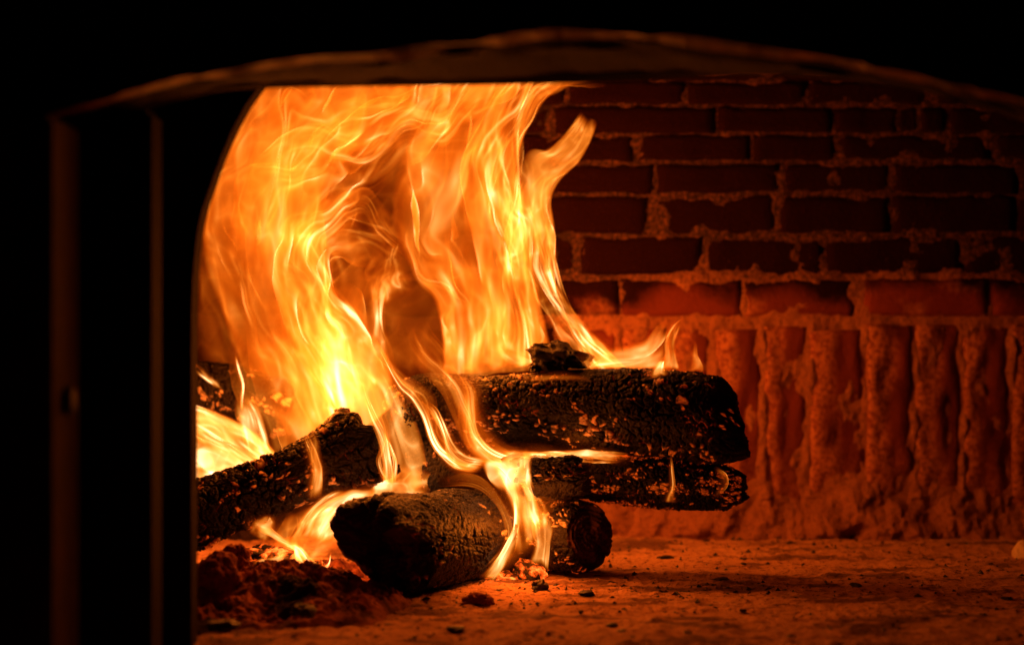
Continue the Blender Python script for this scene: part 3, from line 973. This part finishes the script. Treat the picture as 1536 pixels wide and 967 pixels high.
flame('tall right flame column with a hooked tip against the brick wall', [
    dict(guides=R1, d=2.92, I=0.224, seed=11, ku=5.4, kv=4.6, fold=0.092, thick=0.045, edge=(0.09, 0.05), fade=(0.01, 0.12)),
    dict(guides=R1, d=2.97, I=0.170, seed=12, ku=7.1, kv=5.3, fold=0.069, thick=0.04, edge=(0.04, 0.06), fade=(0.01, 0.12)),
    dict(guides=R1[1:], d=2.88, I=0.197, seed=13, ku=4.5, kv=4.6, fold=0.115, thick=0.04, edge=(0.1, 0.06), fade=(0.02, 0.2)),
    dict(guides=R1[2:], d=2.86, I=0.210, seed=14, ku=3.6, kv=4.2, fold=0.138, thick=0.04, edge=(0.1, 0.05), fade=(0.02, 0.35)),
    dict(guides=[[(745, 470), (748, 400), (748, 340), (752, 290), (775, 235)], [(790, 470), (790, 400), (788, 340), (790, 290), (806, 240)], [(834, 470), (829, 400), (828, 350), (823, 300), (846, 240)]], d=2.91, I=0.262, seed=19, ku=3.1, kv=3.8, fold=0.092, thick=0.03, edge=(0.2, 0.06), fade=(0.2, 0.3)),
    dict(guides=[[(662, 566), (660, 520), (655, 470), (640, 430)], [(700, 566), (700, 510), (695, 450), (690, 400)], [(745, 560), (750, 510), (748, 450), (740, 390)], [(800, 556), (790, 510), (780, 450), (775, 400)], [(838, 550), (822, 500), (806, 450), (800, 400)]], d=2.85, I=0.312, seed=20, ku=4.5, kv=2.5, fold=0.12, thick=0.04, edge=(0.04, 0.1), fade=(0.02, 0.6), heat=None, turb=0.6),
    dict(guides=R1, d=2.90, I=0.11, seed=24, ku=2.9, kv=3.2, fold=0.04, thick=0.04, edge=(0.03, 0.05), fade=(0.01, 0.1), var=0.5, wisp=0.2),
    dict(guides=R2, d=2.90, I=0.393, seed=15, ku=2.6, kv=4.6, fold=0.081, thick=0.02, edge=(0.2, 0.1), fade=(0.3, 0.08), var=0.3, turb=0.2),
    dict(guides=R2, d=2.93, I=0.288, seed=16, ku=2.6, kv=4.6, fold=0.081, thick=0.02, edge=(0.2, 0.1), fade=(0.3, 0.08), var=0.3, turb=0.3),
    dict(guides=R3, d=2.86, I=0.288, seed=17, turb=0.4, ku=3.6, kv=4.2, fold=0.127, thick=0.03, edge=(0.15, 0.06), fade=(0.03, 0.35)),
    dict(guides=R3[1:], d=2.89, I=0.262, seed=18, turb=0.4, ku=3.1, kv=4.2, fold=0.115, thick=0.03, edge=(0.15, 0.08), fade=(0.03, 0.4)),
], (750, 560, 2.9))

# 3  dim fire far behind
B1 = [[(290, 560), (285, 400), (300, 250), (380, 60)], [(400, 600), (390, 430), (400, 270), (480, 60)], [(520, 600), (510, 430), (520, 270), (580, 60)], [(640, 580), (640, 430), (640, 270), (690, 60)], [(780, 560), (770, 430), (765, 270), (800, 60)]]
flame('dim orange fire filling the back of the oven behind the tall flames', [
    dict(guides=B1, d=3.08, I=1.25*0.075, seed=21, ku=5.4, kv=5.7, fold=0.115, thick=0.03, edge=(0.05, 0.1), fade=(0.1, 0.05), heat=None),
    dict(guides=B1, d=3.05, I=0.075, seed=22, ku=8.0, kv=7.6, fold=0.081, thick=0.03, edge=(0.08, 0.1), fade=(0.1, 0.05), heat=HEAT[:7]),
], (540, 600, 3.08))

# 4  hot base behind the slanting log
H1 = [[(385, 720), (372, 660), (360, 610), (350, 560), (335, 500)], [(430, 710), (415, 650), (398, 590), (385, 540), (365, 470)], [(480, 690), (462, 630), (442, 570), (425, 510), (400, 440)], [(520, 670), (502, 610), (482, 550), (462, 490), (440, 420)], [(560, 640), (545, 590), (528, 540), (505, 480), (480, 410)], [(606, 590), (588, 560), (568, 520), (546, 470), (520, 410)]]
flame('white hot base of the fire rising behind the slanting log', [
    dict(guides=H1, d=2.86, I=0.389, seed=31, ku=5, kv=1.6, fold=0.09, thick=0.03, edge=(0.15, 0.15), fade=(0.02, 0.7), heat=None),
    dict(guides=H1[1:], d=2.89, I=0.389, seed=32, ku=4, kv=1.6, fold=0.10, thick=0.03, edge=(0.15, 0.15), fade=(0.02, 0.7), heat=None),
    dict(guides=H1[1:5], d=2.84, I=0.389, seed=33, ku=3, kv=1.4, fold=0.12, thick=0.02, edge=(0.2, 0.2), fade=(0.02, 0.8), heat=None),
], (480, 690, 2.86))

# 5  low flames at the left edge
E1 = [[(430, 700), (400, 660), (360, 632), (320, 615), (270, 602)], [(420, 715), (380, 680), (340, 655), (310, 640), (270, 630)], [(400, 720), (360, 700), (320, 680), (295, 670), (265, 662)], [(380, 735), (340, 720), (305, 708), (285, 700), (260, 692)], [(360, 745), (325, 740), (300, 735), (280, 730), (255, 728)]]
E2 = [[(372, 690), (360, 650), (350, 615), (352, 590)], [(392, 690), (384, 650), (374, 615), (366, 590)], [(412, 690), (402, 650), (392, 615), (380, 590)]]
flame('low bright flame licking to the left edge above the slanting log', [
    dict(guides=E1, d=2.84, I=0.756, seed=41, turb=0.3, wisp=0.25, ku=4, kv=2, fold=0.098, thick=0.03, edge=(0.06, 0.2), fade=(0.1, 0.1), heat=None),
    dict(guides=E1, d=2.88, I=0.672, seed=42, turb=0.3, wisp=0.25, ku=5, kv=2.4, fold=0.083, thick=0.03, edge=(0.1, 0.2), fade=(0.1, 0.1), heat=None),
    dict(guides=E1[:3], d=2.86, I=0.630, seed=43, turb=0.3, wisp=0.25, ku=3, kv=2.2, fold=0.098, thick=0.02, edge=(0.15, 0.2), fade=(0.1, 0.3), heat=None),
    dict(guides=E2, d=2.85, I=0.798, seed=44, turb=0.3, wisp=0.25, ku=3, kv=1.5, fold=0.060, thick=0.01, edge=(0.2, 0.2), fade=(0.05, 0.4), heat=None),
], (400, 715, 2.85))

# 6  wisps at the far left
flame('thin wisp over the dark log at the far left', [
    dict(guides=[[(360, 615), (354, 585), (350, 560), (344, 530)], [(366, 615), (360, 580), (354, 555), (352, 525)]], d=2.9, I=0.735, seed=51, turb=0.3, wisp=0.25, ku=2, kv=2, fold=0.038, thick=0.008, edge=(0.4, 0.4), fade=(0.1, 0.4), heat=None, nu=24, nv=60),
    dict(guides=[[(330, 575), (310, 555), (285, 540)], [(335, 590), (312, 572), (285, 560)]], d=2.92, I=0.735, seed=52, turb=0.3, wisp=0.25, ku=2, kv=2, fold=0.060, thick=0.01, edge=(0.4, 0.4), fade=(0.2, 0.2), heat=None, nu=40, nv=60),
], (360, 615, 2.9))

# 7  ribbons across the middle
flame('narrow bright flame ribbon winding across the steep middle log', [
    dict(guides=[[(716, 712), (680, 700), (655, 668), (636, 625), (612, 600), (580, 575), (556, 540), (545, 505)], [(730, 700), (692, 688), (668, 655), (655, 625), (640, 600), (606, 570), (580, 545), (565, 510)]], d=2.70, I=0.603, seed=61, turb=0.5, wisp=0.6, var=0.9, ku=2.7, kv=2.5, fold=0.090, thick=0.015, edge=(0.4, 0.35), fade=(0.1, 0.4), heat=None, halo=2, nu=60),
    dict(guides=[[(716, 712), (676, 700), (655, 660), (642, 630), (625, 606)], [(740, 690), (700, 680), (672, 655), (658, 630), (640, 604)]], d=2.69, I=0.790, seed=62, turb=0.5, wisp=0.6, var=0.9, ku=2.7, kv=2, fold=0.090, thick=0.012, edge=(0.4, 0.35), fade=(0.1, 0.5), heat=None, halo=2, nu=60),
], (720, 706, 2.70))
flame('broad flame band sweeping from the front flame up over the middle log', [
    dict(guides=[[(778, 712), (728, 698), (698, 672), (680, 630), (668, 595), (640, 566), (612, 540), (596, 500)], [(790, 700), (740, 684), (712, 655), (700, 615), (690, 580), (662, 556), (630, 525), (612, 490)], [(800, 685), (755, 672), (730, 645), (720, 605), (712, 572), (690, 556), (650, 530), (630, 495)]], d=2.72, I=0.488, seed=63, turb=0.5, wisp=0.6, var=0.9, ku=3.2, kv=2.4, fold=0.075, thick=0.015, edge=(0.4, 0.35), fade=(0.08, 0.45), heat=None, halo=2),
    dict(guides=[[(778, 712), (728, 698), (704, 672), (690, 630), (680, 590), (660, 570)], [(800, 688), (755, 674), (728, 645), (718, 605), (708, 575), (690, 560)]], d=2.725, I=0.488, seed=64, turb=0.5, wisp=0.6, var=0.9, ku=2.7, kv=2, fold=0.090, thick=0.012, edge=(0.4, 0.35), fade=(0.08, 0.35), heat=None, halo=2, nu=80),
], (785, 705, 2.72))
flame('slim upright flame between the broken tip and the steep middle log', [
    dict(guides=[[(574, 730), (574, 690), (566, 655), (552, 615), (536, 580), (520, 545)], [(594, 730), (590, 685), (582, 645), (566, 605), (548, 570), (535, 540)]], d=2.70, I=0.603, seed=65, turb=0.5, wisp=0.6, var=0.9, ku=2.7, kv=1.6, fold=0.105, thick=0.012, edge=(0.4, 0.35), fade=(0.08, 0.5), heat=None, halo=2, nu=60),
    dict(guides=[[(580, 728), (582, 690), (578, 660), (572, 640)], [(592, 728), (590, 690), (584, 660), (575, 640)]], d=2.695, I=0.718, seed=66, turb=0.5, wisp=0.6, var=0.9, ku=2.1, kv=1.6, fold=0.075, thick=0.008, edge=(0.4, 0.35), fade=(0.1, 0.5), heat=None, halo=2, nu=30, nv=60),
], (585, 730, 2.70))
flame('soft thin flame standing in front of the slanting log', [
    dict(guides=[[(460, 752), (462, 710), (456, 672), (452, 640)], [(484, 748), (482, 705), (472, 668), (462, 640)]], d=2.66, I=0.460, seed=67, turb=0.5, wisp=0.6, var=0.9, ku=1.5, kv=1.5, fold=0.045, thick=0.012, edge=(0.4, 0.35), fade=(0.2, 0.3), heat=None, halo=2, nu=40, nv=60),
], (472, 750, 2.66))

# 8  the bright front flame
flame('bright yellow flame rising between the thick front log and the small round log', [
    dict(guides=[[(745, 850), (768, 800), (764, 755), (740, 715), (712, 695)], [(790, 830), (782, 790), (776, 745), (762, 712), (745, 690)], [(812, 800), (806, 770), (790, 735), (782, 705), (775, 682)], [(832, 790), (822, 762), (806, 735), (796, 708), (802, 678)]], d=2.66, I=1.218, seed=71, turb=0.3, wisp=0.25, ku=2.4, kv=1.6, fold=0.090, thick=0.02, edge=(0.15, 0.12), fade=(0.1, 0.25), heat=None, halo=1),
    dict(guides=[[(748, 738), (730, 714), (722, 692)], [(778, 742), (768, 712), (762, 684)], [(804, 738), (798, 706), (802, 676)]], d=2.655, I=1.300, seed=76, ku=1.8, kv=1.2, fold=0.08, thick=0.01, edge=(0.15, 0.15), fade=(0.3, 0.2), heat=None, nu=60, nv=50, turb=0.3, var=0.4),
    dict(guides=[[(770, 800), (768, 760), (750, 720), (735, 700)], [(800, 800), (788, 755), (772, 720), (765, 690)], [(815, 790), (808, 755), (795, 725), (795, 685)]], d=2.65, I=1.179, seed=72, turb=0.3, wisp=0.25, ku=2.1, kv=1.6, fold=0.105, thick=0.015, edge=(0.2, 0.2), fade=(0.2, 0.3), heat=None, halo=1),
    dict(guides=[[(790, 850), (798, 815), (796, 780), (804, 750)], [(812, 850), (812, 815), (814, 780), (818, 752)], [(822, 860), (824, 820), (832, 790), (828, 760)]], d=2.63, I=0.668, seed=73, turb=0.3, wisp=0.25, ku=1.8, kv=1.5, fold=0.090, thick=0.012, edge=(0.15, 0.2), fade=(0.15, 0.4), heat=None, halo=1, nu=70, nv=90),
    dict(guides=[[(715, 868), (735, 845), (755, 825), (768, 800), (772, 770)], [(745, 872), (762, 850), (775, 825), (780, 800), (782, 770)]], d=2.63, I=0.884, seed=74, turb=0.3, wisp=0.25, ku=1.8, kv=1.8, fold=0.120, thick=0.012, edge=(0.2, 0.2), fade=(0.1, 0.4), heat=None, halo=1, nu=70, nv=90),
], (785, 850, 2.65))
flame('thin curved flame veil hugging the right end of the thick front log', [
    dict(guides=[[(725, 850), (752, 815), (752, 775), (730, 742), (690, 728), (650, 726)], [(738, 850), (766, 812), (766, 768), (738, 726), (700, 706), (655, 706)]], d=2.62, I=0.196, seed=75, turb=0.3, wisp=0.25, ku=2.1, kv=2, fold=0.120, thick=0.02, edge=(0.2, 0.15), fade=(0.1, 0.4), heat=None, halo=1, nu=80),
], (735, 850, 2.62))

# 9  flames on the long log
flame('flat flame running along the underside of the long log', [
    dict(guides=[[(750, 698), (800, 698), (850, 694), (900, 692), (950, 694)], [(750, 672), (800, 674), (850, 674), (900, 675), (950, 680)]], d=2.675, I=0.756, seed=81, turb=0.3, wisp=0.25, ku=1.4, kv=5, fold=0.120, thick=0.01, edge=(0.3, 0.2), fade=(0.1, 0.2), heat=None, halo=1, nu=50, nv=140),
    dict(guides=[[(780, 692), (830, 690), (880, 688), (935, 690)], [(780, 676), (830, 678), (880, 678), (935, 680)]], d=2.67, I=0.605, seed=82, turb=0.3, wisp=0.25, ku=1.4, kv=6, fold=0.120, thick=0.008, edge=(0.3, 0.3), fade=(0.1, 0.3), heat=None, halo=1, nu=40, nv=120),
], (760, 690, 2.675))
flame('wide flame lobe curling off the top of the long log near its right end', [
    dict(guides=[[(880, 548), (905, 522), (940, 516), (965, 508), (985, 490), (1004, 480)], [(900, 552), (930, 545), (960, 535), (985, 522), (1002, 500), (1018, 482)], [(1000, 556), (1002, 540), (998, 520), (1006, 505), (1018, 492), (1030, 486)]], d=2.74, I=0.575, seed=83, turb=0.3, wisp=0.25, ku=1.8, kv=1.8, fold=0.060, thick=0.015, edge=(0.25, 0.15), fade=(0.1, 0.3), heat=None, halo=1, nu=80),
    dict(guides=[[(990, 556), (996, 535), (996, 515), (1002, 495), (1010, 482)], [(1022, 556), (1016, 535), (1014, 515), (1020, 497), (1028, 484)]], d=2.73, I=0.544, seed=84, turb=0.3, wisp=0.25, ku=1.4, kv=1.5, fold=0.075, thick=0.01, edge=(0.2, 0.2), fade=(0.1, 0.4), heat=None, halo=1, nu=60, nv=90),
    dict(guides=[[(845, 556), (860, 520), (862, 500), (850, 470)], [(885, 556), (890, 520), (882, 500), (865, 480)], [(930, 556), (925, 530), (905, 510), (885, 495)]], d=2.76, I=0.454, seed=85, turb=0.3, wisp=0.25, ku=2.1, kv=1.6, fold=0.090, thick=0.012, edge=(0.2, 0.2), fade=(0.1, 0.5), heat=None, halo=1, nu=70, nv=90),
], (960, 556, 2.74))
flame('small rounded flame tip on the top of the long log', [
    dict(guides=[[(972, 572), (982, 555), (990, 543), (998, 538)], [(1006, 566), (1004, 552), (1002, 544), (1002, 538)]], d=2.66, I=0.756, seed=86, turb=0.3, wisp=0.25, ku=1.0, kv=1.2, fold=0.038, thick=0.01, edge=(0.4, 0.3), fade=(0.3, 0.15), heat=None, halo=1, nu=40, nv=40),
], (990, 570, 2.66))
flame('last little flame tip at the right end of the long log', [
    dict(guides=[[(1026, 560), (1036, 545), (1036, 530), (1038, 512)], [(1046, 558), (1050, 545), (1044, 530), (1042, 512)], [(1058, 562), (1056, 548), (1048, 534), (1044, 515)]], d=2.68, I=0.514, seed=87, turb=0.3, wisp=0.25, ku=1.0, kv=1.2, fold=0.045, thick=0.01, edge=(0.35, 0.3), fade=(0.1, 0.5), heat=None, halo=1, nu=40, nv=50),
], (1042, 560, 2.68))
flame('faint flame smear on the upper side of the long log', [
    dict(guides=[[(775, 572), (815, 572), (850, 572), (890, 574)], [(775, 560), (815, 560), (850, 561), (890, 565)]], d=2.62, I=0.302, seed=88, turb=0.3, wisp=0.25, ku=0.7, kv=1.5, fold=0.038, thick=0.006, edge=(0.5, 0.5), fade=(0.4, 0.4), heat=None, halo=1, nu=30, nv=50),
], (830, 566, 2.62))
flame('hair thin upright flame on the ash speckled log', [
    dict(guides=[[(996, 752), (999, 725), (1000, 700), (1001, 680)], [(1012, 752), (1007, 725), (1006, 700), (1005, 680)]], d=2.62, I=0.393, seed=89, turb=0.3, wisp=0.25, ku=0.8, kv=1.5, fold=0.030, thick=0.006, edge=(0.4, 0.4), fade=(0.06, 0.3), heat=None, halo=1, nu=24, nv=50, prof=[1.6, 0.8, 0.8, 0.5]),
], (1004, 752, 2.62))
flame('faint curved flame at the stub end of the ash speckled log', [
    dict(guides=[[(1068, 748), (1074, 730), (1074, 710), (1064, 698)], [(1076, 748), (1084, 730), (1084, 708), (1070, 694)]], d=2.63, I=0.212, seed=90, turb=0.3, wisp=0.25, ku=0.8, kv=1.5, fold=0.030, thick=0.006, edge=(0.6, 0.15), fade=(0.2, 0.3), heat=None, halo=1, nu=24, nv=40),
], (1072, 748, 2.63))

flame('bright pool of fire behind the top edge of the thick front log', [
    dict(guides=[[(540, 745), (560, 728), (580, 712), (590, 690)], [(585, 748), (600, 730), (612, 715), (615, 695)], [(640, 745), (650, 735), (655, 725), (650, 705)]], d=2.78, I=0.936, seed=97, ku=2.1, kv=1.5, fold=0.1, thick=0.015, edge=(0.2, 0.3), fade=(0.05, 0.5), heat=None, halo=1, nu=60, nv=60, turb=0.3),
], (590, 745, 2.78))

flame('soft low fire glowing between the broken tip and the steep middle log', [
    dict(guides=[[(556, 735), (560, 690), (552, 640), (530, 580), (510, 520)], [(600, 738), (600, 690), (592, 640), (572, 580), (545, 510)], [(645, 735), (640, 690), (628, 640), (606, 580), (580, 500)]], d=2.79, I=0.5, seed=101, ku=2.2, kv=2, fold=0.1, thick=0.02, edge=(0.35, 0.35), fade=(0.05, 0.5), heat=None, nu=90, nv=110, turb=0.5, wisp=0.5),
], (600, 738, 2.79))

# 10 flames under the slanting log
flame('bright forked flame between the slanting log and the thick front log', [
    dict(guides=[[(392, 806), (425, 775), (478, 752)], [(440, 850), (475, 800), (520, 756)], [(498, 842), (520, 800), (566, 745)]], d=2.72, I=0.45, seed=98, ku=3, kv=2, fold=0.12, thick=0.015, edge=(0.2, 0.2), fade=(0.2, 0.1), heat=None, turb=0.4, wisp=0.5),
    dict(guides=[[(455, 810), (462, 790), (470, 765), (500, 742), (545, 728)], [(480, 815), (490, 790), (500, 770), (525, 752), (565, 735)], [(505, 815), (515, 792), (520, 770), (540, 755), (585, 742)]], d=2.66, I=0.832, seed=91, turb=0.3, wisp=0.25, ku=2.1, kv=1.8, fold=0.105, thick=0.015, edge=(0.2, 0.2), fade=(0.15, 0.25), heat=None, halo=1),
    dict(guides=[[(425, 815), (440, 790), (452, 770), (475, 748), (500, 735)], [(465, 815), (470, 790), (480, 770), (500, 755), (540, 738)]], d=2.69, I=0.544, seed=92, turb=0.3, wisp=0.25, ku=2.1, kv=1.8, fold=0.105, thick=0.015, edge=(0.2, 0.2), fade=(0.2, 0.25), heat=None, halo=1, nu=80),
], (470, 812, 2.66))
flame('low flame curl at the front foot of the slanting log', [
    dict(guides=[[(495, 826), (492, 842), (480, 846), (466, 834), (452, 815), (430, 800), (408, 782), (390, 772)], [(498, 830), (492, 850), (478, 856), (460, 846), (444, 826), (425, 812), (400, 798), (378, 790)]], d=2.60, I=0.680, seed=93, turb=0.3, wisp=0.25, ku=1.4, kv=3, fold=0.112, thick=0.01, edge=(0.25, 0.3), fade=(0.1, 0.2), heat=None, halo=1, nu=50),
    dict(guides=[[(432, 868), (430, 840), (432, 815), (436, 795)], [(456, 866), (456, 840), (452, 815), (446, 795)]], d=2.61, I=0.756, seed=94, turb=0.3, wisp=0.25, ku=1.4, kv=1.5, fold=0.090, thick=0.01, edge=(0.3, 0.3), fade=(0.3, 0.4), heat=None, halo=1, nu=50, nv=70),
    dict(guides=[[(398, 850), (408, 820), (420, 795), (430, 775)], [(430, 858), (436, 825), (442, 800), (446, 778)], [(468, 856), (470, 830), (468, 805), (466, 782)]], d=2.62, I=0.42, seed=99, turb=0.5, wisp=0.5, ku=3, kv=2, fold=0.12, thick=0.01, edge=(0.3, 0.3), fade=(0.1, 0.4), heat=None, nu=60, nv=60),
    dict(guides=[[(378, 842), (392, 836), (410, 835), (430, 828)], [(378, 850), (395, 850), (415, 850), (435, 846)]], d=2.58, I=0.756, seed=95, turb=0.3, wisp=0.25, ku=1.0, kv=2, fold=0.075, thick=0.01, edge=(0.4, 0.4), fade=(0.3, 0.3), heat=None, halo=1, nu=40, nv=60),
    dict(guides=[[(372, 800), (378, 782), (390, 775), (402, 770)], [(400, 815), (410, 800), (415, 785), (410, 772)]], d=2.64, I=0.544, seed=96, turb=0.3, wisp=0.25, ku=1.4, kv=1.6, fold=0.105, thick=0.01, edge=(0.2, 0.2), fade=(0.2, 0.2), heat=None, halo=1, nu=50, nv=60),
], (450, 860, 2.6))
